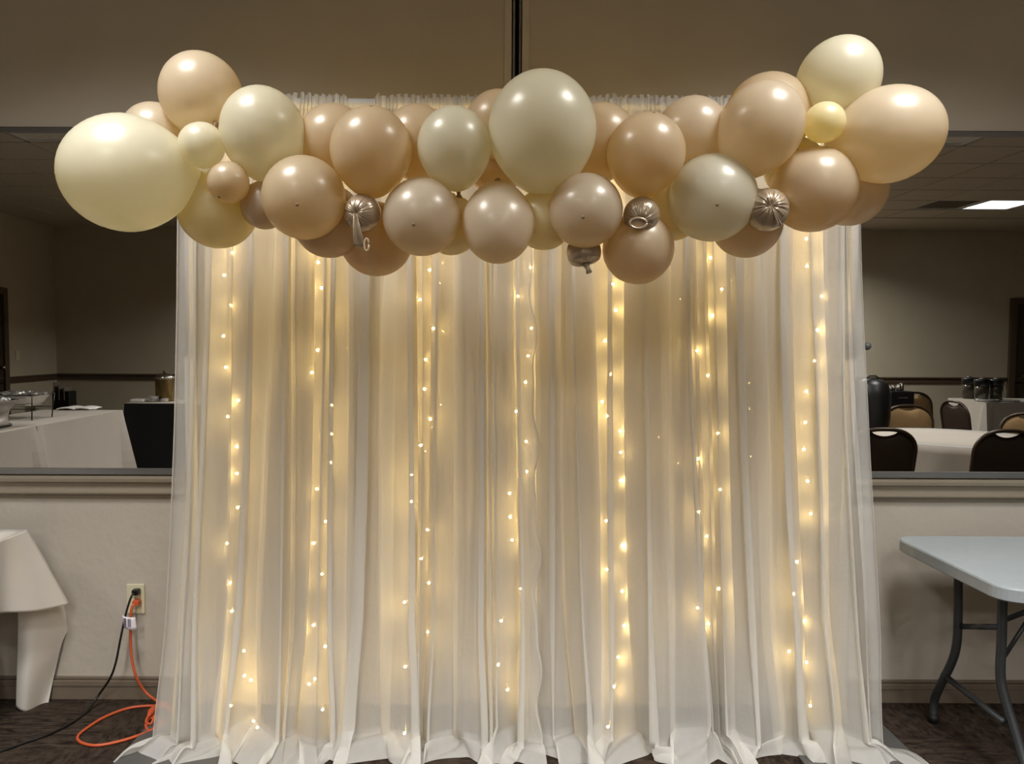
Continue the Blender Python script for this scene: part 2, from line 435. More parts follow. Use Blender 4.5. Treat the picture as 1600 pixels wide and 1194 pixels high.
# ------------------------------------------------------------------ backdrop stand
YR = 2.67
z_top = at(640, 152, YR).z
zr = z_top-0.022
xpL, xpR = at(297, 547, YR).x, at(1330, 547, YR).x
st = empty('backdrop_stand', ((xpL+xpR)/2, YR, 0), 'white pipe frame holding up the sheer curtains', 'backdrop stand')
ox, oy = (xpL+xpR)/2, YR
def stp(mb, name, m, parent=st, **k):
    mb.v = [(v[0]-ox, v[1]-oy, v[2]) for v in mb.v]
    return mb.build(name, m, parent, **k)
stp(MB().tube([(xpL-0.03, YR, zr), (xpR+0.03, YR, zr)], 0.0165, 16), 'crossbar', M_white_metal, smooth=False)
for xp in (xpL, xpR):
    po = stp(MB().tube([(xp, YR, 0.008), (xp, YR, 1.42)], 0.019, 14), 'pole', M_white_metal, smooth=True)
    stp(MB().tube([(xp, YR, 1.40), (xp, YR, zr)], 0.014, 14), 'upper_pole', M_white_metal, smooth=True)
    k = stp(MB().tube([(xp, YR, 1.36), (xp, YR, 1.44)], 0.024, 14).tube([(xp, YR, 1.40), (xp+0.05, YR, 1.40)], 0.008, 8).ball((xp+0.055, YR, 1.40), 0.014), 'clamp', M_plate, smooth=True)
    stp(MB().box(xp-0.20, xp+0.20, YR-0.20, YR+0.17, 0.001, 0.009), 'base_plate', M_plate, bevel=0.003)

# ------------------------------------------------------------------ curtains
def folds(n, seed, amin, amax):
    rnd = random.Random(seed); ws = [rnd.choice([0.45, 0.7, 1.0, 1.5, 2.2])*rnd.uniform(.8, 1.2) for _ in range(n)]
    tot = sum(ws); cum = [0]
    for q in ws: cum.append(cum[-1]+q/tot)
    am = [rnd.uniform(amin, amax)*min(1.25, (0.6+0.35*ws[i])) for i in range(n)]
    dr = [rnd.uniform(-1, 1) for _ in range(n)]
    ov = [rnd.uniform(0.2, 1.0) for _ in range(n)]
    return cum, am, dr, ov
def lerp(a, b_, t): return a+(b_-a)*t
def sst(t): t = max(0, min(1, t)); return t*t*(3-2*t)
def curtain(name, x0t, x1t, x0b, x1b, yc, nf, seed, mt, amin=0.014, amax=0.036, zend=0.0, puddle=0.0, nu=520, nz=84, edge_wave=0.0, ytop=None, gap=None, spread=1.0):
    cum, am, dr, ov = folds(nf, seed, amin, amax)
    ytop = ytop if ytop is not None else yc
    rnd = random.Random(seed+50)
    gph = [rnd.uniform(0, 6.28) for _ in range(6)]
    nfold_top = int(nf*3.2)
    pud = 22 if puddle else 0
    rows = nz+pud
    def pt(u, v):
        j = v*rows
        u_top = u
        # fold lookup
        i = 0
        lo, hi = 0, nf-1
        while lo < hi:
            mid = (lo+hi+1)//2
            if cum[mid] <= u: lo = mid
            else: hi = mid-1
        i = lo
        wd = cum[i+1]-cum[i]; fr = (u-cum[i])/wd
        ph = 2*PI*fr
        nb = min(nf-1, i+1) if fr > .5 else max(0, i-1)
        wgt = 0.5*abs(fr-0.5)*2
        a = lerp(am[i], am[nb], wgt); d = lerp(dr[i], dr[nb], wgt); o_ = lerp(ov[i], ov[nb], wgt)
        if j <= nz:
            q = j/nz; z = lerp(z_top, zend, q**0.92 if False else q)
        else:
            q = 1.0; z = zend
        W0 = lerp(x0t, x0b, q**1.6); W1 = lerp(x1t, x1b, q**1.6)
        x = lerp(W0, W1, u)
        width = (W1-W0)
        g = sst((0.12-q)/0.12)            # gathered heading
        body = sst(q/0.14)
        x += body*(-0.5*o_*wd*width*math.sin(2*ph)*0.62 + d*0.02*math.sin(q*2.2+d*3)*q)
        x += 0.006*body*math.sin(u*39+q*5+gph[0])+q*q*0.012*math.sin(u*23+gph[1])
        y = lerp(ytop, yc, sst(q/0.1))
        k_amp = 0.55+0.75*q
        y += -body*a*k_amp*math.cos(ph)*spread
        y += body*(0.006*math.sin(u*61+q*3.5+gph[2])+0.0025*math.sin(u*190+q*9+gph[3]))
        y += -q*q*0.03*(0.5+0.5*math.sin(u*31+gph[4]))
        # heading: tight ruffles round the rod
        rf = math.sin(u*nfold_top*2*PI+4.5*math.sin(u*37+gph[1])+2.0*math.sin(u*91+gph[4]))
        rf *= 0.55+0.45*math.sin(u*53+gph[2])
        bare = 0.0
        if gap: bare = math.exp(-((x-gap[0])/gap[1])**6)
        y += g*(0.0075*rf)*(1-bare)
        x += g*0.004*math.cos(u*nfold_top*4*PI+gph[5])*(1-bare)
        z += g*(1-sst(q/0.02))*(0.009*(rf+0.6*math.sin(u*310+gph[3]))*(1-bare)-0.034*bare)
        # fine slack wrinkles
        nn = noise.noise(Vector((u*18, q*7, seed*1.3)))
        y += body*0.006*nn
        if edge_wave and u > 0.965:
            e = (u-0.965)/0.035
            x += e*edge_wave*(0.010*math.sin(q*38)+0.006*math.sin(q*71+1))
            y -= e*0.012
        if puddle:
            zb = 0.035+0.075*(0.5+0.5*math.sin(u*19+gph[5]))*(0.6+0.4*math.sin(u*47+gph[2]))
            kick = sst((q-0.80)/0.20)
            y -= kick*0.030*(0.6+0.4*math.sin(u*27+gph[0]))
            x += kick*0.020*math.sin(u*33+gph[1])
            if j > nz:
                t = (j-nz)/pud
                L = puddle*(0.62+0.30*math.sin(u*17+gph[2])+0.22*math.sin(u*43+gph[3]))
                L = max(0.035, L)
                y -= L*t**1.35+0.012*math.sin(u*70+gph[1])*t
                z = 0.005+(zb-0.005)*(1-t)**1.8+0.030*math.sin(PI*t)*(abs(math.sin(u*nf*PI*1.1+t*2.2+gph[4]))**1.5)+0.012*max(0, nn)*t
                x += t*(0.05*math.sin(u*29+gph[5])+0.02*math.sin(u*83+gph[0]))
                if u < 0.07 and x0b < -0.9: x -= (0.07-u)/0.07*0.08*t
                if u > 0.93 and x1b > 1.1: x += (u-0.93)/0.07*0.10*t
            else:
                z = lerp(z_top, zb, q)+(z-lerp(z_top, zend, q))
        return (x, y, z)
    mb = MB().grid(pt, nu, rows)
    return mb.build(name, mt, None, smooth=True)
eLt = at(288, 300, 2.61).x; eLb = at(261, 1130, 2.61).x; eRt = at(1341, 300, 2.61).x; eRb = at(1374, 1130, 2.61).x
cm = at(816, 700, 2.6).x
o = curtain('sheer_curtain', eLt, cm+0.02, eLb, at(838, 1150, 2.6).x, 2.605, 15, 3, M_front, puddle=0.15, edge_wave=1.0, ytop=YR-0.02, gap=(at(565, 155, YR).x, 0.045))
tag(o, 'left sheer ivory curtain panel with a satin edge down the middle of the backdrop', 'curtain', 'sheer curtains')
o = curtain('sheer_curtain', cm-0.015, eRt, at(822, 1150, 2.6).x, eRb, 2.618, 14, 11, M_front, puddle=0.15, ytop=YR-0.02)
tag(o, 'right sheer ivory curtain panel nearest the bare folding table', 'curtain', 'sheer curtains')
o = curtain('curtain_liner', at(322, 300, 2.72).x, at(1308, 300, 2.72).x, at(318, 1100, 2.72).x, at(1306, 1100, 2.72).x, 2.73, 30, 23, M_backf, amin=0.006, amax=0.018, zend=0.10, nu=600, nz=60, ytop=YR+0.02)
tag(o, 'cream voile liner hanging behind the fairy lights', 'curtain')

# ------------------------------------------------------------------ fairy lights
STR = [[(363, 395), (350, 430), (361, 477), (349, 525), (353, 574), (372, 626), (356, 651), (370, 698), (370, 740), (371, 793), (355, 849), (359, 911), (362, 955), (381, 1017), (382, 1056), (392, 1063), (360, 1103), (396, 1127), (402, 1137)],
       [(502, 450), (516, 493), (496, 547), (487, 582), (518, 633), (518, 678), (517, 723), (495, 764), (509, 815), (490, 849), (503, 897), (490, 977), (508, 1010), (492, 1061), (483, 1069), (504, 1109)],
       [(671, 422), (656, 468), (677, 513), (665, 562), (663, 608), (672, 655), (657, 696), (643, 742), (643, 784), (668, 828), (658, 873), (670, 911), (632, 941), (668, 988), (633, 1042), (632, 1148)],
       [(829, 418), (809, 463), (830, 513), (825, 556), (821, 597), (806, 643), (822, 690), (823, 737), (796, 771), (797, 808), (800, 844), (813, 920), (783, 970), (778, 1039), (793, 1078)],
       [(958, 444), (962, 485), (945, 533), (954, 585), (941, 628), (949, 650), (969, 674), (970, 707), (970, 751), (947, 814), (973, 852), (948, 890), (972, 924), (975, 978), (966, 1027), (959, 1073), (950, 1136)],
       [(1110, 403), (1128, 452), (1113, 493), (1089, 548), (1106, 587), (1122, 677), (1091, 717), (1125, 765), (1091, 800), (1104, 838), (1123, 920), (1090, 950), (1107, 975)],
       [(1260, 373), (1261, 416), (1284, 463), (1277, 516), (1273, 564), (1260, 612), (1258, 660), (1256, 702), (1262, 752), (1267, 803), (1245, 878), (1240, 928), (1257, 970), (1233, 1018), (1260, 1035), (1266, 1103)]]
SL = ['warm fairy light strand nearest the wall outlet', 'second warm fairy light strand from the wall outlet', 'third warm fairy light strand from the wall outlet',
      'warm fairy light strand down the middle seam of the curtains', 'warm fairy light strand next to the middle seam on the folding table side', 'second warm fairy light strand from the folding table', 'warm fairy light strand nearest the folding table']
bulb_me = MB().ball((0, 0, 0), 0.0042, seg=8, rings=5).mesh('bulb'); bulb_me.materials.append(M_led)
rb = random.Random(5)
YS = 2.652
for s_, lb in zip(STR, SL):
    y0 = s_[0][1]; x0 = s_[0][0]; ups = []
    yy = y0-40
    while yy > 186:
        ups.append((x0+rb.uniform(-14, 14), yy)); yy -= rb.uniform(20, 28)
    pts = ups[::-1]+s_
    P = [at(a, b_, YS+rb.uniform(-0.012, 0.012)) for a, b_ in pts]
    P = [Vector((p.x, p.y, max(p.z, 0.02))) for p in P]
    top = Vector((P[0].x, YS, zr-0.018))
    path = [top]
    for p in P:
        m_ = (path[-1]+p)/2+Vector((rb.uniform(-.012, .012), rb.uniform(-.004, .004), 0)); path += [m_, p+Vector((0.005, 0.004, 0.0))]
    t = empty('fairy_light_strand', top, lb, 'fairy lights', 'fairy lights behind the sheer curtains')
    mbw = MB().tube([q-top for q in path], 0.0009, 5); mbw.build('wire', M_wire, t, smooth=True)
    for p in P:
        o = bpy.data.objects.new('bulb', bulb_me); C.objects.link(o); o.parent = t; o.location = p-top

# ------------------------------------------------------------------ balloons
def balloon_profile(L, taper, rings=26):
    pr = []
    for j in range(rings+1):
        a = PI*j/rings
        z = math.cos(a); r = math.sin(a)
        if z < 0: r *= (1-taper*(-z)**1.6*0.20); z *= (1+taper*0.10)
        pr.append((max(r, 0.0005), z*L))
    return pr
# px, py, rx(minor), L(half length / minor), angle of crown in the picture (None: faces out), tone, depth order, label
BAL = [
 (199, 271, 89, 1.12, 188, 'I', 2.0, 'giant ivory balloon bulging from the garland end over the buffet mirror'),
 (244, 214, 50, 1.05, 120, 'G', 5.0, 'pale blush balloon tucked behind the giant ivory end balloon'),
 (315, 150, 62, 1.06, 105, 'P', 3.0, 'large peach-beige balloon standing highest above the giant ivory end balloon'),
 (315, 227, 35, 1.0, 250, 'I', 1.0, 'small ivory balloon touching the giant ivory end balloon'),
 (412, 210, 65, 1.12, 100, 'I', 2.0, 'large ivory egg-shaped balloon between the peach-beige balloon and the curtain ruffle'),
 (357, 285, 32, 1.0, 250, 'B', 1.5, 'small blush balloon with a dark spot under the small ivory one'),
 (340, 326, 61, 1.0, 270, 'Y', 3.6, 'shaded cream balloon hanging lowest at the buffet end of the garland'),
 (414, 320, 37, 1.04, 250, 'G', 3.0, 'small pearl greige balloon half hidden behind a blush one with a dark spot'),
 (475, 309, 64, 1.0, None, 'B', 1.8, 'blush balloon with a dark crown spot above the second light strand'),
 (522, 222, 57, 1.0, 90, 'B', 4.0, 'blush balloon under the ruffle half hidden by the large rosy tan one'),
 (580, 236, 63, 1.08, 85, 'B', 2.0, 'large rosy tan balloon upright under the bare stretch of crossbar'),
 (652, 222, 54, 1.05, 90, 'B', 4.0, 'blush balloon peeking between the large rosy tan and greenish ivory balloons'),
 (710, 231, 57, 1.10, 95, 'I', 2.4, 'medium greenish ivory balloon beside the giant middle balloon'),
 (778, 196, 51, 1.05, 90, 'B', 4.6, 'blush balloon peeking over the side of the giant middle balloon'),
 (847, 206, 83, 1.11, 96, 'I', 1.4, 'giant ivory balloon in the middle of the garland'),
 (514, 346, 56, 1.0, 270, 'B', 4.2, 'shaded tan balloon under the blush one with a dark crown spot'),
 (588, 374, 57, 1.0, 270, 'B', 4.4, 'shaded tan balloon hanging lowest below the wrinkled one with a long tail'),
 (659, 339, 60, 1.03, None, 'G', 2.0, 'greige balloon with a dark crown spot below the greenish ivory one'),
 (778, 348, 56, 1.22, 270, 'G', 2.6, 'tall pearl grey balloon under the giant middle balloon'),
 (705, 352, 46, 1.0, 270, 'Y', 5.4, 'cream balloon mostly hidden between the greige and tall pearl grey ones'),
 (850, 343, 47, 1.0, 270, 'Y', 5.2, 'warm cream balloon mostly hidden below the giant middle balloon'),
 (915, 329, 57, 1.04, None, 'G', 1.8, 'pearl grey balloon with a faint spot resting on the flat wrinkled one'),
 (997, 388, 55, 1.02, 270, 'B', 4.0, 'shaded tan balloon hanging lowest below the wrinkled one with an open tail ring'),
 (1009, 241, 60, 1.05, 85, 'B', 2.0, 'rosy tan balloon above the wrinkled one with an open tail ring'),
 (938, 222, 56, 1.05, 90, 'B', 4.4, 'blush balloon peeking out between the giant middle balloon and the rosy tan one'),
 (1081, 210, 56, 1.02, 80, 'P', 4.0, 'pale cream balloon under the ruffle between the rosy tan and blush-ivory ones'),
 (1113, 309, 67, 1.0, None, 'I', 1.8, 'round ivory balloon with a small crown spot above the second strand from the folding table'),
 (1052, 328, 47, 1.0, 270, 'Y', 5.4, 'cream balloon mostly hidden behind the round ivory one with a crown spot'),
 (1167, 348, 54, 1.0, 270, 'G', 4.2, 'shaded greige balloon below the shiny crumpled one'),
 (1187, 202, 64, 1.15, 70, 'P', 2.2, 'large peach-ivory egg-shaped balloon in front of a taller blush one'),
 (1199, 184, 65, 1.03, 90, 'B', 5.0, 'blush balloon showing only a rim above the large peach-ivory one'),
 (1309, 127, 61, 1.10, 72, 'I', 3.2, 'large ivory balloon standing highest of the whole garland'),
 (1288, 191, 31, 1.0, 250, 'Y', 1.2, 'small cream balloon wedged below the highest ivory balloon'),
 (1386, 211, 73, 1.13, 8, 'P', 2.6, 'giant peach balloon bulging from the folding table end of the garland'),
 (1271, 296, 65, 1.0, 280, 'B', 2.0, 'large rosy blush balloon hanging at the folding table end of the garland'),
 (1328, 296, 55, 1.02, 280, 'P', 4.4, 'peach balloon half hidden behind the large rosy blush one'),
 (1242, 262, 46, 1.0, 270, 'Y', 5.2, 'warm cream balloon glimpsed behind the peach-ivory and rosy blush ones'),
 (775, 256, 46, 1.0, 270, 'B', 5.6, 'tan balloon glimpsed low between the greenish ivory and giant middle balloons'),
 (880, 262, 46, 1.0, 270, 'Y', 6.0, 'warm cream balloon glimpsed behind the lower rim of the giant middle balloon'),
 (455, 290, 46, 1.0, 270, 'Y', 5.8, 'cream balloon glimpsed behind the large egg-shaped ivory one'),
]
# wrinkled, under-filled ones: px, py, r, pole direction in camera view (dx, dz), order, label, tail
WR = [(566, 333, 29, (-0.25, -0.15), 1.6, 'small shiny wrinkled balloon with creases and a long limp tail', 'long'),
      (912, 394, 27, (0.15, -0.95), 3.0, 'small flat-bottomed brown wrinkled balloon under the pearl grey one', 'short'),
      (1002, 336, 28, (-0.2, -0.45), 1.8, 'small shiny wrinkled balloon with an open ring at its tail', 'ring'),
      (1198, 328, 33, (-0.15, 0.05), 1.7, 'small shiny crumpled balloon beside the round ivory one', 'crumple')]
# depths: every ball stands clear of the one in front of it
items = [dict(k='b', px=b_[0], py=b_[1], r=b_[2]*(0.5+0.5*b_[3]), o=b_[6]) for b_ in BAL]+[dict(k='w', px=q[0], py=q[1], r=q[2], o=q[4]) for q in WR]
ordi = sorted(range(len(items)), key=lambda i: items[i]['o'])
for n_, i in enumerate(ordi):
    it = items[i]; y = 2.0
    for j in ordi[:n_]:
        jt = items[j]
        d2 = math.hypot(it['px']-jt['px'], it['py']-jt['py']); R2 = (it['r']+jt['r'])*0.93
        if d2 < R2:
            y = max(y, jt['y']+math.sqrt(R2*R2-d2*d2)/FPX*2.2*0.62)
    it['y'] = y
ymax = max(it['y'] for it in items)
for it in items:
    lim = 2.47-it['r']/FPX*2.4
    it['y'] = min(2.0+(it['y']-2.0)*(min(1.0, 0.46/(ymax-2.0))), lim)+0.05
GRP = 'balloons of the garland'
for b_, it in zip(BAL, items):
    px, py, r, L, ang, tone, o_, lb = b_
    Y = it['y']; p = at(px, py, Y); R = r/FPX*Y
    if ang is None:
        ax = Vector((rb.uniform(-.25, .1), -0.9, -0.32)).normalized(); Lz = L; tp = 0.5
    else:
        a = math.radians(ang); ax = Vector((math.cos(a), -0.60, math.sin(a))).normalized(); Lz = 1+(L-1)*0.9; tp = 1.0 if L > 1.02 else 0.5
    q = Vector((0, 0, 1)).rotation_difference(ax)
    seg = 40 if r > 40 else 28
    me = MB().lathe([(a_*R, z_*R) for a_, z_ in balloon_profile(Lz, tp)], seg=seg).mesh('balloon')
    me.materials.append(LX[tone])
    o = bpy.data.objects.new('balloon', me); C.objects.link(o)
    o.location = p; o.rotation_mode = 'QUATERNION'; o.rotation_quaternion = q
    tag(o, lb, 'balloon', GRP)
    zk = -R*Lz*(1+tp*0.10)
    MB().lathe([(R*0.05, zk+R*0.03), (0.006, zk-0.004), (0.0045, zk-0.010), (0.008, zk-0.016), (0.009, zk-0.022), (0.005, zk-0.026)], seg=12).build('knot', M_knot, o, smooth=True)
    if ang is None or ang in (85, 188) or tone == 'B' and r < 40:
        MB().lathe([(0.0045, R*Lz*1.001-0.0006), (0.0035, R*Lz*1.001+0.0008), (0.001, R*Lz*1.001+0.0012)], seg=12).build('crown_spot', M_crown, o, smooth=True)
for q_, it in zip(WR, items[len(BAL):]):
    px, py, r, pd, o_, lb, kind = q_
    Y = it['y']; p = at(px, py, Y); R = r/FPX*Y
    dz = -math.sqrt(max(0.0, 1-pd[0]**2-pd[1]**2)); ax = Vector((pd[0], dz, pd[1])).normalized()
    seg, rings = 96, 40; mb = MB(); rw = random.Random(int(px))
    crs = [(rw.uniform(0, 2*PI), rw.uniform(0.05, 0.12), rw.uniform(0.4, 1.0)) for _ in range(16)]
    deep = 0.16 if kind == 'crumple' else 0.10
    def pt(u, v):
        th = 2*PI*u; ph = PI*v
        rr_ = 1.0
        fall = math.exp(-(ph/0.85)**2)*(1-math.exp(-(ph/0.12)**2))
        for c0, wd, dp in crs:
            dd = (th-c0+PI) % (2*PI)-PI
            rr_ -= deep*dp*fall*math.exp(-(dd/wd)**2)
        rr_ += 0.02*fall*math.sin(th*23)
        if ph < 0.4: rr_ -= 0.22*(1-ph/0.4)**1.5
        if kind == 'short' and math.cos(ph) > 0.55: rr_ *= 0.55/math.cos(ph)*0.5+0.5
        return (R*rr_*math.sin(ph)*math.cos(th), R*rr_*math.sin(ph)*math.sin(th), R*rr_*math.cos(ph))
    mb.grid(pt, seg, rings, closed=True)
    me = mb.mesh('wrinkled_balloon'); me.materials.append(LX['W'])
    o = bpy.data.objects.new('wrinkled_balloon', me); C.objects.link(o); o.location = p
    o.rotation_mode = 'QUATERNION'; o.rotation_quaternion = Vector((0, 0, 1)).rotation_difference(ax)
    tag(o, lb, 'balloon', 'wrinkled balloons of the garland')
    inv = o.rotation_quaternion.inverted()
    base = Vector((0, 0, R*0.80))
    def loc(v): return tuple(base+inv @ Vector(v))
    if kind == 'long':
        mt_ = MB().grid(lambda u, v: loc(((u-0.5)*(0.008+0.022*v)+0.012*v, -0.012-0.010*math.sin(PI*v)-0.006*math.cos(u*5), -0.004-0.085*v)), 8, 10)
        mt_.build('tail', LX['W'], o, smooth=True, solid=0.0015)
        MB().tube([loc((0.030+0.006*math.cos(a_*PI/6), -0.018, -0.084+0.016*math.sin(a_*PI/6))) for a_ in range(13)], 0.0028, 6).build('tail_ring', LX['G'], o, smooth=True)
    elif kind == 'ring':
        MB().tube([loc((-0.010+0.022*math.cos(a_*PI/10), -0.016, -0.012+0.013*math.sin(a_*PI/10))) for a_ in range(21)], 0.0035, 8).build('tail_ring', LX['W'], o, smooth=True)
        MB().lathe([(0.001, 0), (0.018, 0.001), (0.001, 0.002)], seg=16, mtx=None).build('tail_mouth', M_knot, o).matrix_local = Matrix.Translation(Vector(loc((-0.010, -0.012, -0.012)))) @ (inv.to_matrix() @ Matrix.Rotation(PI/2, 3, 'X')).to_4x4()
    elif kind == 'short':
        MB().tube([loc((0, 0, 0.0)), loc((0.004, -0.004, -0.010)), loc((0.008, -0.006, -0.022))], [0.010, 0.006, 0.009], 8).build('tail', LX['W'], o, smooth=True)
    else:
        mt_ = MB().grid(lambda u, v: loc((0.03*v-0.012*u, -0.008-0.007*math.sin(u*9)*v, -0.004-0.05*v+0.03*u*(1-v))), 12, 8)
        mt_.build('tail', LX['W'], o, smooth=True, solid=0.0015)

# ------------------------------------------------------------------ draped table beside the outlet
def surf(pts_rows, nu=24, nv=24, wob=None):
    # smooth patch through a grid of control points (bilinear with smoothing)
    R_ = len(pts_rows)-1; Cn = len(pts_rows[0])-1
    def cr(p0, p1, p2, p3, t):
        return 0.5*((2*p1)+(p2-p0)*t+(2*p0-5*p1+4*p2-p3)*t*t+(3*p1-p0-3*p2+p3)*t**3)
    def fn(u, v):
        a = min(int(u*Cn), Cn-1); fu = u*Cn-a; b_ = min(int(v*R_), R_-1); fv = v*R_-b_
        rows = []
        for k in (-1, 0, 1, 2):
            row = pts_rows[max(0, min(R_, b_+k))]
            g_ = [row[max(0, min(Cn, a+m_))] for m_ in (-1, 0, 1, 2)]
            rows.append(cr(*g_, fu))
        p_ = cr(*rows, fv)
        if wob: p_ = p_+wob(u, v)
        return p_
    return MB().grid(fn, nu, nv)
TZ = 0.70
tbR = atz(41, 828, TZ)      # back corner
TXR, TYB = tbR.x, tbR.y
TYF = TYB-0.60; TXL = TXR-1.75
tb = empty('folding_table', ((TXL+TXR)/2, (TYB+TYF)/2, 0), 'folding table hidden under the white cloth beside the outlet', 'table')
cx_, cy_ = (TXL+TXR)/2, (TYB+TYF)/2
hx, hy = 0.875-0.008, 0.30-0.008
MB().box(-hx, hx, -hy, hy, TZ-0.045, TZ-0.006).build('tabletop', M_hdpe, tb, bevel=0.01)
for sx in (-1, 1):
    for sy in (-1, 1):
        MB().tube([(sx*hx*0.8, sy*hy*0.75, TZ-0.045), (sx*hx*0.8, sy*hy*0.75, 0.3), (sx*hx*0.84, sy*hy*0.9, 0.0)], 0.014, 10).build('leg', M_leg, tb, smooth=True)
cz = TZ
cloth = MB()
def topf(u, v): return (lerp(TXL, TXR, u), lerp(TYF, TYB, v), cz+0.0015*math.sin(u*20)*math.sin(v*9))
cloth.grid(topf, 20, 10)
# front drape
cloth.grid(lambda u, v: (lerp(TXL, TXR, u), TYF-0.012*math.sin(PI*min(1, v*1.2)/1.2)-0.012*v*math.sin(u*26), lerp(cz, 0.50, v)), 60, 8)
# end drape: a short overhang that swings out at the back corner
pr = []
for v in range(7):
    row = []
    for u in range(9):
        uu, vv = u/8, v/6
        xo = TXR+0.010*math.sin(vv*PI/2)+0.012*vv*math.sin(uu*13+1)+(0.105*vv*sst((uu-0.72)/0.28))
        yo = lerp(TYF, TYB, uu)+0.05*vv*sst((uu-0.8)/0.2)
        zz = lerp(cz, 0.455-0.055*sst((uu-0.6)/0.4), vv)
        row.append(Vector((xo, yo, zz)))
    pr.append(row)
cloth.v += []
m2 = surf(pr, 48, 24); n0 = len(cloth.v); cloth.v += m2.v; cloth.f += [tuple(n0+i for i in f) for f in m2.f]
# back corner point: hangs almost to the floor below the short overhang
cr_px = [[(41, 829, 2.70), (41, 829, 2.70), (42, 830, 2.71), (43, 831, 2.72)],
         [(26, 900, 2.68), (46, 890, 2.71), (66, 880, 2.76), (76, 888, 2.80)],
         [(27, 960, 2.68), (52, 962, 2.72), (84, 962, 2.78), (108, 965, 2.83)],
         [(26, 1015, 2.70), (48, 1018, 2.71), (76, 1018, 2.76), (95, 1008, 2.80)],
         [(25, 1060, 2.70), (46, 1064, 2.71), (68, 1064, 2.76), (84, 1058, 2.80)],
         [(25, 1103, 2.72), (42, 1110, 2.72), (60, 1112, 2.76), (74, 1110, 2.78)]]
dyb = TYB-2.70
m2 = surf([[at(a, b_, y+dyb) for a, b_, y in row] for row in cr_px], 24, 40, lambda u, v: Vector((0, 0.010*math.sin(u*7+v*3)*v, 0)))
n0 = len(cloth.v); cloth.v += m2.v; cloth.f += [tuple(n0+i for i in f) for f in m2.f]
o = cloth.build('tablecloth', M_cloth, None, smooth=True, solid=0.003)
tag(o, 'white tablecloth draped with one long corner nearly touching the carpet', 'tablecloth')

# ------------------------------------------------------------------ bare folding table
FZ = 0.69
pbl = atz(1393, 837, FZ); pfl = atz(1500, 893, FZ)
FYB, FX0 = pbl.y, pbl.x; FYF = atz(1600, 922, FZ).y; FX1 = FX0+1.83
ft = empty('folding_table', ((FX0+FX1)/2, (FYB+FYF)/2, 0), 'bare grey plastic folding table with rounded corners', 'table')
hx, hy = (FX1-FX0)/2, (FYB-FYF)/2
def rrect(hx, hy, r, n=8):
    out_ = []
    for cx, cy, a0 in ((hx-r, hy-r, 0), (-hx+r, hy-r, 90), (-hx+r, -hy+r, 180), (hx-r, -hy+r, 270)):
        for k in range(n+1):
            a = math.radians(a0+90*k/n); out_.append((cx+r*math.cos(a), cy+r*math.sin(a)))
    return out_
def slab(levels):
    mb = MB(); n = None
    for (i_, z) in levels:
        pts = rrect(hx-i_, hy-i_, 0.075-i_*0.6); n = len(pts); mb.v += [(x, y, z) for x, y in pts]
    for l in range(len(levels)-1):
        for k in range(n):
            a, b_ = l*n+k, l*n+(k+1) % n; mb.f.append((a, b_, b_+n, a+n))
    mb.f.append(tuple(range(n))[::-1]); mb.f.append(tuple(range((len(levels)-1)*n, len(levels)*n))); return mb
slab([(0.006, FZ-0.045), (0.0, FZ-0.040), (0.0, FZ-0.006), (0.003, FZ-0.001), (0.010, FZ), (0.05, FZ-0.0005)]).build('tabletop', M_hdpe, ft)
MB().ball((-hx+0.205, -hy-0.0005, FZ-0.022), 0.017, 0.002, 0.005, 14, 6).build('edge_slot', M_blk, ft, smooth=True)
fo = Vector(((FX0+FX1)/2, (FYB+FYF)/2, 0))
def bez(pts, n=8):
    pts = [Vector(p) for p in pts]; out_ = []
    for i in range(len(pts)-1):
        p0, p1, p2, p3 = pts[max(0, i-1)], pts[i], pts[i+1], pts[min(len(pts)-1, i+2)]
        for k in range(n):
            t = k/n; out_.append(0.5*((2*p1)+(p2-p0)*t+(2*p0-5*p1+4*p2-p3)*t*t+(3*p1-p0-3*p2+p3)*t**3))
    out_.append(pts[-1]); return out_
bl = [at(1497, 905, 2.68), at(1497, 960, 2.68), at(1495, 1005, 2.68), at(1487, 1035, 2.70), at(1470, 1070, 2.75), at(1460, 1095, 2.80), atz(1458, 1128, 0.004)]
fl = [at(1567, 915, 2.43), at(1565, 1000, 2.43), at(1563, 1050, 2.43), at(1567, 1080, 2.42), at(1582, 1130, 2.39), at(1603, 1200, 2.34), atz(1622, 1262, 0.004)]
def legs(tf, root):
    for pts in (bl, fl):
        P_ = [tf(q-fo) for q in bez(pts, 6)]
        P_[0].z = FZ-0.04
        lg = MB().tube(P_, 0.0145, 12).build('leg', M_leg, root, smooth=True)
        e = P_[-1]; MB().tube([e+Vector((0, 0, 0.03)), e], 0.0175, 12).build('foot_cap', M_rub, lg, smooth=True)
    MB().tube([tf(at(1500, 979, 2.68)-fo), tf(at(1562, 980, 2.43)-fo)], 0.010, 10).build('crossbar', M_leg, root, smooth=True)
    MB().tube([tf(at(1474, 1054, 2.74)-fo), tf(at(1568, 1128, 2.40)-fo)], 0.011, 10).build('lower_crossbar', M_leg, root, smooth=True)
    a_ = tf(Vector(at(1566, 985, 2.54))-fo); a_.z = 0.48
    s_ = 1 if a_.x < 0 else -1
    MB().tube([a_, a_+Vector((s_*0.45, 0, 0.18))], 0.009, 8).tube([a_+Vector((0, 0, -0.14)), a_+Vector((s_*0.10, 0, 0.03))], 0.007, 8).build('brace', M_leg, root, smooth=True)
legs(lambda q: Vector(q), ft); legs(lambda q: Vector((-q.x, q.y, q.z)), ft)

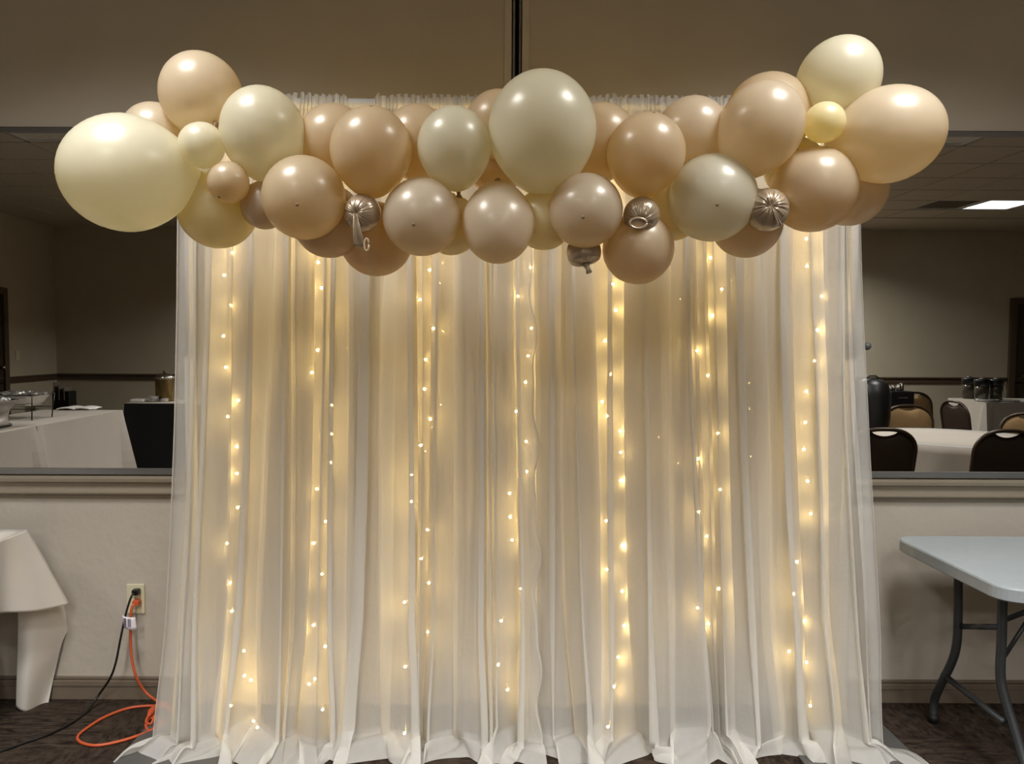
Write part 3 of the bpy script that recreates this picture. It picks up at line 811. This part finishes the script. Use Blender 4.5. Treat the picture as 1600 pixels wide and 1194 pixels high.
# ------------------------------------------------------------------ outlet and cords
oc = at(213, 935, YW)
ot = empty('wall_outlet', oc, 'ivory duplex wall outlet with two cords plugged in', 'outlet')
hw = (at(227, 935, YW).x-at(199, 935, YW).x)/2; hh = (at(213, 912, YW).z-at(213, 958, YW).z)/2
MB().box(-hw, hw, -0.008, -0.001, -hh, hh).build('cover_plate', M_ivory, ot, bevel=0.003)
for sz in (0.021, -0.019):
    MB().lathe([(0.0165, 0), (0.0165, 0.003), (0.015, 0.0045)], seg=20, mtx=Matrix.Rotation(PI/2, 3, 'X')).build('socket', M_ivory, ot, smooth=False).location = (0, -0.0075, sz)
# black cord
def pv(px, py, Y): return at(px, py, Y)
pts = [pv(212, 926, YW-0.030), pv(205, 933, YW-0.045), pv(196, 962, YW-0.06), pv(188, 1000, YW-0.08), pv(181, 1035, YW-0.09), pv(172, 1060, YW-0.09), pv(155, 1085, YW-0.06)]
pts += [atz(x_, y_, 0.006) for x_, y_ in ((135, 1113), (108, 1132), (75, 1148), (40, 1160), (0, 1174), (-60, 1192))]
path = bez(pts, 8); oo = Vector(pts[0])
bc = empty('power_cord', oo, 'black power cord running from the outlet along the carpet', 'cord')
MB().tube([q-oo for q in path], 0.0042, 8).build('cable', M_blk, bc, smooth=True)
MB().box(-0.013, 0.012, -0.010, 0.018, -0.010, 0.012).build('plug', M_blk, bc, bevel=0.004)
tgc = at(201, 971, YW-0.075)-oo
tg = MB().grid(lambda u, v: (tgc.x-0.024+0.050*u+0.006*(1-v), tgc.y+0.012*math.sin(u*PI)*-1, tgc.z-0.024+0.048*v-0.008*u), 10, 4).build('warning_tag', M_tag, bc, smooth=True, solid=0.001)
tgp = MB()
for r_ in range(7):
    tgp.box(tgc.x-0.016+0.0022, tgc.x-0.004, tgc.y-0.0125, tgc.y-0.0115, tgc.z-0.016+r_*0.0048, tgc.z-0.016+r_*0.0048+0.0032)
for c_ in range(3):
    for r_ in range(6):
        tgp.box(tgc.x+0.003+c_*0.0042, tgc.x+0.0055+c_*0.0042, tgc.y-0.0142, tgc.y-0.0132, tgc.z-0.017+r_*0.0055, tgc.z-0.017+r_*0.0055+0.004)
o = tgp.build('fine_print', mat('grey_print', (92, 84, 104), 0.6), tg)
# orange cord
pts = [pv(213, 942, YW-0.030), pv(206, 950, YW-0.045), pv(204, 975, YW-0.05), pv(205, 1020, YW-0.06), pv(212, 1055, YW-0.07), pv(228, 1082, YW-0.06), pv(250, 1099, YW-0.09)]
fl_ = [(268, 1112), (262, 1105), (235, 1103), (200, 1107), (165, 1120), (140, 1135), (122, 1150), (126, 1160), (150, 1165), (185, 1159), (220, 1148), (245, 1136), (252, 1128), (236, 1122), (228, 1132), (233, 1142), (250, 1134), (262, 1125)]
pts += [atz(x_, y_, 0.007) for x_, y_ in fl_]
path = bez(pts, 8); oo = Vector(pts[0])
orc = empty('extension_cord', oo, 'orange extension cord looping on the carpet below the outlet', 'cord')
MB().tube([q-oo for q in path], 0.0052, 8).build('cable', M_orange, orc, smooth=True)
MB().box(-0.013, 0.012, -0.010, 0.018, -0.010, 0.011).build('plug', M_orange, orc, bevel=0.004)
q0, q1, q2 = atz(232, 1119, 0.02)-oo, atz(243, 1106, 0.02)-oo, atz(262, 1100, 0.018)-oo
MB().tube(bez([q0, q1, q2], 5), [0.007]*2+[0.013]*7+[0.012]*2, 10).build('socket_end', M_orange, orc, smooth=True)
MB().tube(bez([atz(232, 1119, 0.02)-oo, atz(228, 1128, 0.012)-oo, atz(236, 1131, 0.016)-oo, atz(241, 1118, 0.03)-oo], 6), 0.0045, 8).build('socket_lead', M_orange, orc, smooth=True)

# ------------------------------------------------------------------ the room seen in the mirrors
def rect_cloth(x0, x1, y0, y1, zt, zh, seed, flare=0.05, n=120):
    # tabletop sheet with a hanging skirt whose folds deepen to the hem
    mb = MB(); rw = random.Random(seed); ph = [rw.uniform(0, 6) for _ in range(4)]
    mb.v += [(x0, y0, zt), (x1, y0, zt), (x1, y1, zt), (x0, y1, zt)]; mb.f.append((0, 1, 2, 3))
    per = 2*(x1-x0)+2*(y1-y0)
    def edge(t):
        s_ = t*per
        if s_ < x1-x0: return x0+s_, y0, (0, -1), min(s_, x1-x0-s_)
        s_ -= x1-x0
        if s_ < y1-y0: return x1, y0+s_, (1, 0), min(s_, y1-y0-s_)
        s_ -= y1-y0
        if s_ < x1-x0: return x1-s_, y1, (0, 1), min(s_, x1-x0-s_)
        s_ -= x1-x0
        return x0, y1-s_, (-1, 0), min(s_, y1-y0-s_)
    def fn(u, v):
        x, y, n_, dc = edge(u % 1.0)
        cor = math.exp(-(dc/0.07)**2)
        k = v*(0.012+flare*0.25*(0.5+0.5*math.sin(u*per*9+ph[0]))*math.exp(-(dc/0.35)**2)+flare*cor)
        dx, dy = n_
        cxm, cym = (x0+x1)/2, (y0+y1)/2
        rad = Vector((math.copysign(1, x-cxm)*cor, math.copysign(1, y-cym)*cor)) if cor > 0.4 else Vector((0, 0))
        return (x+dx*k+rad.x*flare*v*0.6, y+dy*k+rad.y*flare*v*0.6, lerp(zt, zh, v))
    mb.grid(fn, n, 8, closed=True)
    return mb
def under_table(x0, x1, y0, y1, zt, label):
    t = empty('banquet_table', ((x0+x1)/2, (y0+y1)/2, 0), label, 'table')
    a, b_ = (x1-x0)/2-0.01, (y1-y0)/2-0.01
    MB().box(-a, a, -b_, b_, zt-0.03, zt-0.004).build('tabletop', M_hdpe, t)
    for sx in (-1, 1):
        for sy in (-1, 1): MB().tube([(sx*a*0.8, sy*b_*0.8, 0), (sx*a*0.8, sy*b_*0.8, zt-0.03)], 0.014, 8).build('leg', M_leg, t)
    return t
BZ = 0.76
c1 = matz(199, 641, BZ); c2 = matz(50, 666, BZ)
bx1 = (c1.x+c2.x)/2; bx0 = bx1-0.76
yA0, yA1 = c1.y, c2.y-0.01       # far end .. seam (nearer the mirror)
yB0, yB1 = c2.y+0.012, c2.y+1.55
for (y0, y1, sd, l1, l2) in ((yA0, yA1, 3, 'ivory cloth on the buffet table section that ends by the black draped table', 'buffet table section ending by the black draped table'),
                             (yB0, yB1, 8, 'ivory cloth on the buffet table section under the foil covered pan', 'buffet table section under the foil covered pan')):
    under_table(bx0, bx1, y0, y1, BZ, l2)
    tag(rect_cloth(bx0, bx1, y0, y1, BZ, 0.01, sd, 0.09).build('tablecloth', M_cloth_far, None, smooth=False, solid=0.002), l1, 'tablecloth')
# chafing rack with foil pan
r0 = matz(58, 655, BZ)
wr = empty('chafing_rack', (bx0+0.30, r0.y-0.02, BZ+0.003), 'black wire rack holding a foil pan on the buffet', 'food rack')
wm = MB()
hx_, hy_, hz = 0.20, 0.16, 0.20
for sx in (-1, 1):
    for sy in (-1, 1): wm.tube([(sx*hx_*0.92, sy*hy_*0.9, 0), (sx*hx_, sy*hy_, hz)], 0.005, 8)
wm.tube([(-hx_, -hy_, hz), (hx_, -hy_, hz), (hx_, hy_, hz), (-hx_, hy_, hz), (-hx_, -hy_, hz)], 0.005, 6)
wm.tube([(-hx_*.95, -hy_*.95, 0.09), (hx_*.95, -hy_*.95, 0.09), (hx_*.95, hy_*.95, 0.09), (-hx_*.95, hy_*.95, 0.09), (-hx_*.95, -hy_*.95, 0.09)], 0.004, 6)
wm.build('wire_frame', M_blk, wr, smooth=True)
pn = empty('foil_pan', (bx0+0.30, r0.y-0.02, BZ+0.115), 'foil pan with crinkled bright cover on the black wire rack', 'pan')
MB().grid(lambda u, v: ((lerp(0.155, 0.19, v))*math.copysign(min(1, abs(math.cos(2*PI*u))*1.3), math.cos(2*PI*u)), lerp(0.115, 0.15, v)*math.copysign(min(1, abs(math.sin(2*PI*u))*1.3), math.sin(2*PI*u)), 0.09*v), 40, 4, closed=True).build('pan_body', M_chromel, pn, smooth=False)
MB().grid(lambda u, v: (lerp(-0.2, 0.2, u), lerp(-0.16, 0.16, v), 0.095+0.022*noise.noise(Vector((u*7, v*7, 2)))+0.02*math.sin(PI*u)*math.sin(PI*v)), 24, 20).build('foil_cover', M_foil, pn, solid=0.001)
# large covered pan nearer the mirror
g0 = matz(10, 668, BZ)
hp = empty('covered_pan', (bx0+0.40, g0.y+0.10, BZ+0.003), 'large film wrapped pan with foil rim at the outer end of the buffet', 'pan')
def hull(u, v):
    a = 2*PI*u; k = 0.26*(0.86+0.22*v**1.2-0.10*math.sin(PI*v))
    n_ = noise.noise(Vector((math.cos(a)*2, math.sin(a)*2, v*4)))*0.02
    return ((k+n_)*math.copysign(abs(math.cos(a))**0.6, math.cos(a)), (k*0.8+n_)*math.copysign(abs(math.sin(a))**0.6, math.sin(a)), 0.02+0.185*v)
MB().grid(hull, 48, 12, closed=True).build('wrapped_body', M_film, hp, smooth=True, solid=0.002)
MB().box(-0.2, 0.2, -0.16, 0.16, 0, 0.025).build('dark_base', M_blk, hp, bevel=0.01)
MB().grid(lambda u, v: (lerp(-0.28, 0.28, u), lerp(-0.23, 0.23, v), 0.21+0.03*noise.noise(Vector((u*6, v*6, 7)))+0.015*math.sin(PI*u)), 24, 20).build('foil_cover', M_foil, hp, solid=0.001)
# napkins on the buffet
for k, (a, b_, lb) in enumerate(((112, 640, 'folded white napkin on the buffet nearer the wire rack'), (136, 640, 'folded white napkin on the buffet nearer the table end'))):
    q = matz(a, b_, BZ)
    o = MB().grid(lambda u, v: (q.x+(u-.5)*0.17, q.y+(v-.5)*0.22, BZ+0.010+0.012*math.sin(PI*u)+0.004*math.sin(v*9)), 8, 8).build('napkin', M_plate_w, None, smooth=True, solid=0.012)
    tag(o, lb, 'napkin', 'napkins on the buffet')
# black draped table with drinks
e1 = matz(193, 631, 0.75)
dx0, dy0 = e1.x, e1.y
under_table(dx0, dx0+1.5, dy0-0.62, dy0, 0.75, 'table hidden under the black cloth')
tag(rect_cloth(dx0, dx0+1.5, dy0-0.62, dy0, 0.75, 0.01, 5, 0.03).build('tablecloth', M_black_cloth, None, smooth=False, solid=0.002), 'black floor length cloth under the drink dispenser', 'tablecloth')
o = MB().box(dx0+0.005, dx0+1.49, dy0-0.6, dy0-0.01, 0.752, 0.756).build('table_runner', M_cloth_far); tag(o, 'pale runner spread on top of the black draped table', 'table runner')
dp = mat_(256, 595, 2*YM-(dy0-0.28)); dz = empty('drink_dispenser', (dp.x, dy0-0.30, 0.757), 'brass coloured drink urn with polished domed lid', 'dispenser')
s_ = 1.0
MB().lathe([(0.085, 0), (0.10, 0.005), (0.095, 0.03), (0.098, 0.24), (0.102, 0.245)], seg=24).build('body', M_gold, dz, smooth=True)
MB().lathe([(0.106, 0.245), (0.104, 0.262), (0.085, 0.285), (0.05, 0.30), (0.012, 0.305)], seg=24).build('lid', M_chromel, dz, smooth=True)
MB().ball((0, 0, 0.318), 0.016).build('lid_knob', M_blk, dz, smooth=True)
MB().tube([(0, 0.095, 0.035), (0, 0.125, 0.035), (0, 0.125, 0.015)], 0.008, 8).box(-0.01, 0.01, 0.11, 0.13, 0.035, 0.06).build('tap', M_blk, dz)
for k, (a, lb) in enumerate(((212, 'stack of napkins at the end of the black draped table'), )):
    q = matz(a, 628, 0.76); o = MB().box(q.x-0.07, q.x+0.07, q.y-0.16, q.y-0.02, 0.757, 0.785).build('napkin_stack', M_plate_w, bevel=0.006); tag(o, lb, 'napkins')
for k, (a, n_, lb) in enumerate(((236, 5, 'taller stack of white saucers on the black draped table'), (250, 3, 'shorter stack of white saucers beside the drink urn'))):
    q = matz(a, 628, 0.76); mb = MB()
    for i in range(n_): mb.lathe([(0.03, 0.757+i*0.012), (0.062, 0.766+i*0.012), (0.06, 0.768+i*0.012), (0.028, 0.760+i*0.012)], cx=q.x, cy=q.y-0.08, seg=20)
    o = mb.build('saucer_stack', M_plate_w, None, smooth=True); tag(o, lb, 'saucers', 'saucer stacks')
# dark folded stacking chair against the far wall
q = mat_(103, 625, 10.6)
bgx = empty('magazine_rack', (q.x, q.y, 0), 'dark rack holding a few magazines by the reflected far corner', 'rack')
MB().box(-0.14, 0.10, -0.10, 0.10, 0.30, 0.72).box(-0.12, -0.08, -0.08, 0.08, 0, 0.30).box(0.05, 0.09, -0.08, 0.08, 0, 0.30).build('rack_body', M_blk, bgx, bevel=0.015)
for k in range(3):
    MB().box(-0.11+k*0.07, -0.10+k*0.07, -0.09, 0.11, 0.6, 0.84-0.03*k).build('magazine', M_mag, bgx)

# chairs
def chair_top(x, w_=0.205): return 0.73+0.14*math.sqrt(max(0, 1-abs(x/w_)**2.7))
def make_chair(label, lean=0.10):
    t = empty('banquet_chair', (0, 0, 0), label, 'chair', 'brown banquet chairs')
    W = 0.205
    def yb(z): return -0.20-(z-0.45)*lean*1.6
    # frame hoop
    pts = [(-W*0.92, yb(0.40), 0.40), (-W*0.98, yb(0.6), 0.6)]
    for k in range(25):
        x = -W*math.cos(PI*k/24); z = chair_top(x); pts.append((x, yb(z), z))
    pts += [(W*0.98, yb(0.6), 0.6), (W*0.92, yb(0.40), 0.40)]
    MB().tube(pts, 0.0125, 10).build('back_frame', M_frame, t, smooth=True)
    def panel(off, th, m, name):
        def top(x): return chair_top(x*1.0)-0.010-0.034*(max(0, 1-(x/0.082)**2)**0.8 if abs(x) < 0.082 else 0)
        def f(sgn):
            def g_(u, v):
                x = lerp(-W*0.97, W*0.97, u); z = lerp(0.50, top(x), v)
                bulge = th*(1-abs(2*u-1)**4)*(1-abs(2*v-1)**6)
                return (x, yb(z)+off+sgn*bulge, z)
            return g_
        mb = MB().grid(f(1), 80, 10).grid(f(0), 80, 10)
        return mb.build(name, m, t, smooth=True)
    panel(0.002, 0.030, M_tan, 'backrest')
    panel(-0.002, -0.010, M_brown, 'back_shell')
    MB().box(-0.20, 0.20, -0.20, 0.22, 0.415, 0.47).build('seat', M_tan, t, bevel=0.022)
    for sx in (-1, 1):
        MB().tube([(sx*0.185, 0.19, 0.42), (sx*0.20, 0.21, 0.0)], 0.011, 8).build('leg', M_frame, t, smooth=True)
        MB().tube([(sx*0.185, -0.19, 0.42), (sx*0.20, -0.27, 0.0)], 0.011, 8).build('leg', M_frame, t, smooth=True)
    MB().tube([(-0.19, -0.2, 0.41), (0.19, -0.2, 0.41)], 0.010, 8).tube([(-0.19, 0.2, 0.41), (0.19, 0.2, 0.41)], 0.010, 8).build('seat_frame', M_frame, t, smooth=True)
    return t
# px of the back's centre, virtual depth, heading (0: faces away from camera's wall view), label
CH = [(1383, 4.85, 'back', 'dark brown chair back with bright handle slot nearest the backdrop edge', 2),
      (1575, 4.80, 'back', 'dark brown chair back with bright handle slot nearest the picture edge', -4),
      (1419, 6.75, 'front', 'tan fronted chair across the round table beside the black bag', 3),
      (1427, 8.6, 'front', 'tan fronted chair peeping out behind another tan chair', -5),
      (1490, 7.3, 'side', 'dark chair turned half sideways before the far white table', 0),
      (1612, 6.0, 'front', 'tan fronted chair cut off at the mirror edge by the far white table', 25)]
ch0 = None
for i, (px, d, mode, lb, tw) in enumerate(CH):
    c_ = make_chair(lb) if i == 0 else copy_tree(ch0)
    if i == 0: ch0 = c_
    q = mir(at(px, 640, d)); base = Vector((q.x, q.y, 0))
    # seat faces +y locally; the mirror is at larger y, so rotation PI shows it the back
    rz = {'back': PI, 'front': 0, 'side': PI+math.radians(88)}[mode]+math.radians(tw)
    c_.rotation_euler = (0, 0, rz)
    off = Matrix.Rotation(rz, 3, 'Z') @ Vector((0, -0.26, 0))
    c_.location = base-off
    c_['label'] = lb
# round table
RT = matz(1480, 683, 0.75); rx, ry, rr0 = at(1500, 600, 5.45).x, 2*YM-5.48, 0.61
rt = empty('round_table', (rx, ry, 0), 'round table hidden under the pale floor length cloth', 'table')
MB().lathe([(rr0-0.01, 0.722), (rr0-0.005, 0.74), (rr0-0.01, 0.745)], seg=48).build('tabletop', M_hdpe, rt)
MB().tube([(0, 0, 0.03), (0, 0, 0.72)], 0.04, 12).build('pedestal', M_leg, rt)
def rcl(u, v):
    a = 2*PI*u
    if v < 0.12: return (rx+rr0*v/0.12*math.cos(a), ry+rr0*v/0.12*math.sin(a), 0.75)
    w_ = (v-0.12)/0.88; r = rr0+0.012+w_*(0.03+0.035*math.sin(a*14+math.sin(a*3)))
    return (rx+r*math.cos(a), ry+r*math.sin(a), lerp(0.748, 0.015, w_))
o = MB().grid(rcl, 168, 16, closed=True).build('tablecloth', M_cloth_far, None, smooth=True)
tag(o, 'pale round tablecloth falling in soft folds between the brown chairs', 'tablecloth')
# far white table with pitchers
fz = 0.76
e0 = matz(1540, 629, fz)
fx0, fy1 = e0.x, e0.y
under_table(fx0, fx0+1.8, fy1-0.7, fy1, fz, 'far banquet table under the water pitchers by the wooden door')
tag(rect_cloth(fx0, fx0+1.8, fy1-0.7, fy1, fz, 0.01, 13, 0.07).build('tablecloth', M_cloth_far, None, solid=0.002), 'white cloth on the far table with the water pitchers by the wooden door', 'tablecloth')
def pitcher(label):
    t = empty('water_pitcher', (0, 0, 0), label, 'pitcher', 'water pitchers on the far table')
    MB().lathe([(0.06, 0), (0.068, 0.004), (0.072, 0.13), (0.074, 0.17)], seg=20).build('clear_body', M_glass, t, smooth=True)
    MB().lathe([(0.075, 0.17), (0.084, 0.235), (0.08, 0.25), (0.03, 0.255)], seg=20).build('dark_lid', M_blk, t, smooth=True)
    MB().lathe([(0.028, 0.252), (0.03, 0.262), (0.01, 0.266)], seg=12).build('lid_cap', M_chromel, t, smooth=True)
    MB().tube([(0.07, 0, 0.22), (0.115, 0, 0.22), (0.12, 0, 0.10), (0.07, 0, 0.05)], 0.008, 8).build('handle', M_chromel, t, smooth=True)
    return t
pp = None
for px, lb in ((1514, 'water pitcher with dark lid standing farthest from the wooden door'), (1527, 'water pitcher with dark lid standing between two others'), (1556, 'water pitcher with dark lid standing nearest the wooden door')):
    c_ = pitcher(lb) if pp is None else copy_tree(pp)
    pp = pp or c_
    dp_ = 0.60 if px == 1514 else 0.22
    c_.location = (max(fx0+0.09, at(px, 610, 2*YM-(fy1-dp_)).x), fy1-dp_, fz+0.003); c_['label'] = lb
for px, n_, lb in ((1545, 3, 'white plates on the far table just under the pitchers'), (1578, 2, 'white plates on the far table nearest the wooden door')):
    q = at(px, 630, 2*YM-(fy1-0.1)); mb = MB()
    for i in range(n_): mb.lathe([(0.05, fz+0.003+i*0.008), (0.115, fz+0.012+i*0.008), (0.112, fz+0.014+i*0.008), (0.045, fz+0.006+i*0.008)], cx=q.x, cy=fy1-0.13, seg=28)
    tag(mb.build('plate_stack', M_plate_w, None, smooth=True), lb, 'plates', 'plate stacks on the far table')
# black bag and box on a small draped stand
sd = 7.7
sy = 2*YM-sd
sx0 = at(1340, 650, sd).x; sx1 = at(1396, 650, sd).x
under_table(sx0, sx1, sy-0.5, sy, 0.76, 'small side table carrying the black bag and black box')
tag(rect_cloth(sx0, sx1, sy-0.5, sy, 0.76, 0.01, 21, 0.03).build('tablecloth', M_cloth_far, None, solid=0.002), 'white cloth on the small side table behind the tan chairs', 'tablecloth')
bgp = mat_(1362, 640, 6.75)
bg = empty('garment_bag', (bgp.x, bgp.y, 0), 'tall round topped black bag standing beside the backdrop edge in the mirror', 'bag')
ztop = at(1360, 591, 6.75).z
MB().lathe([(0.10, 0.0), (0.125, 0.02), (0.125, 0.55), (0.135, 0.66), (0.15, 0.78), (0.15, ztop-0.16), (0.13, ztop-0.06), (0.08, ztop-0.01), (0.02, ztop)], seg=24).build('bag_body', M_blk, bg, smooth=True)
MB().tube([(-0.06, 0, ztop-0.01), (-0.03, 0, ztop+0.02), (0.03, 0, ztop+0.02), (0.06, 0, ztop-0.01)], 0.007, 8).build('strap', M_rub, bg, smooth=True)
q0 = at(1382, 638, sd+0.2); q1 = at(1419, 612, sd+0.2)
bx = empty('black_box', ((q0.x+q1.x)/2, sy-0.2, 0.763), 'open black box with shiny bits on top beside the tall black bag', 'box')
hw_ = (q1.x-q0.x)/2
MB().box(-hw_, hw_, -0.12, 0.12, 0.0, 0.17).build('box_body', M_blk, bx, bevel=0.008)
for k in range(4):
    MB().lathe([(0.02, 0.171), (0.026, 0.20), (0.018, 0.215+0.01*k), (0.004, 0.222+0.01*k)], cx=-hw_+0.03+k*0.042, cy=0.05-0.03*(k % 2), seg=12).build('shiny_jar', M_chromel, bx, smooth=True)
MB().box(-0.05, 0.05, 0.12, 0.124, 0.10, 0.112).build('latch', M_chromel, bx)
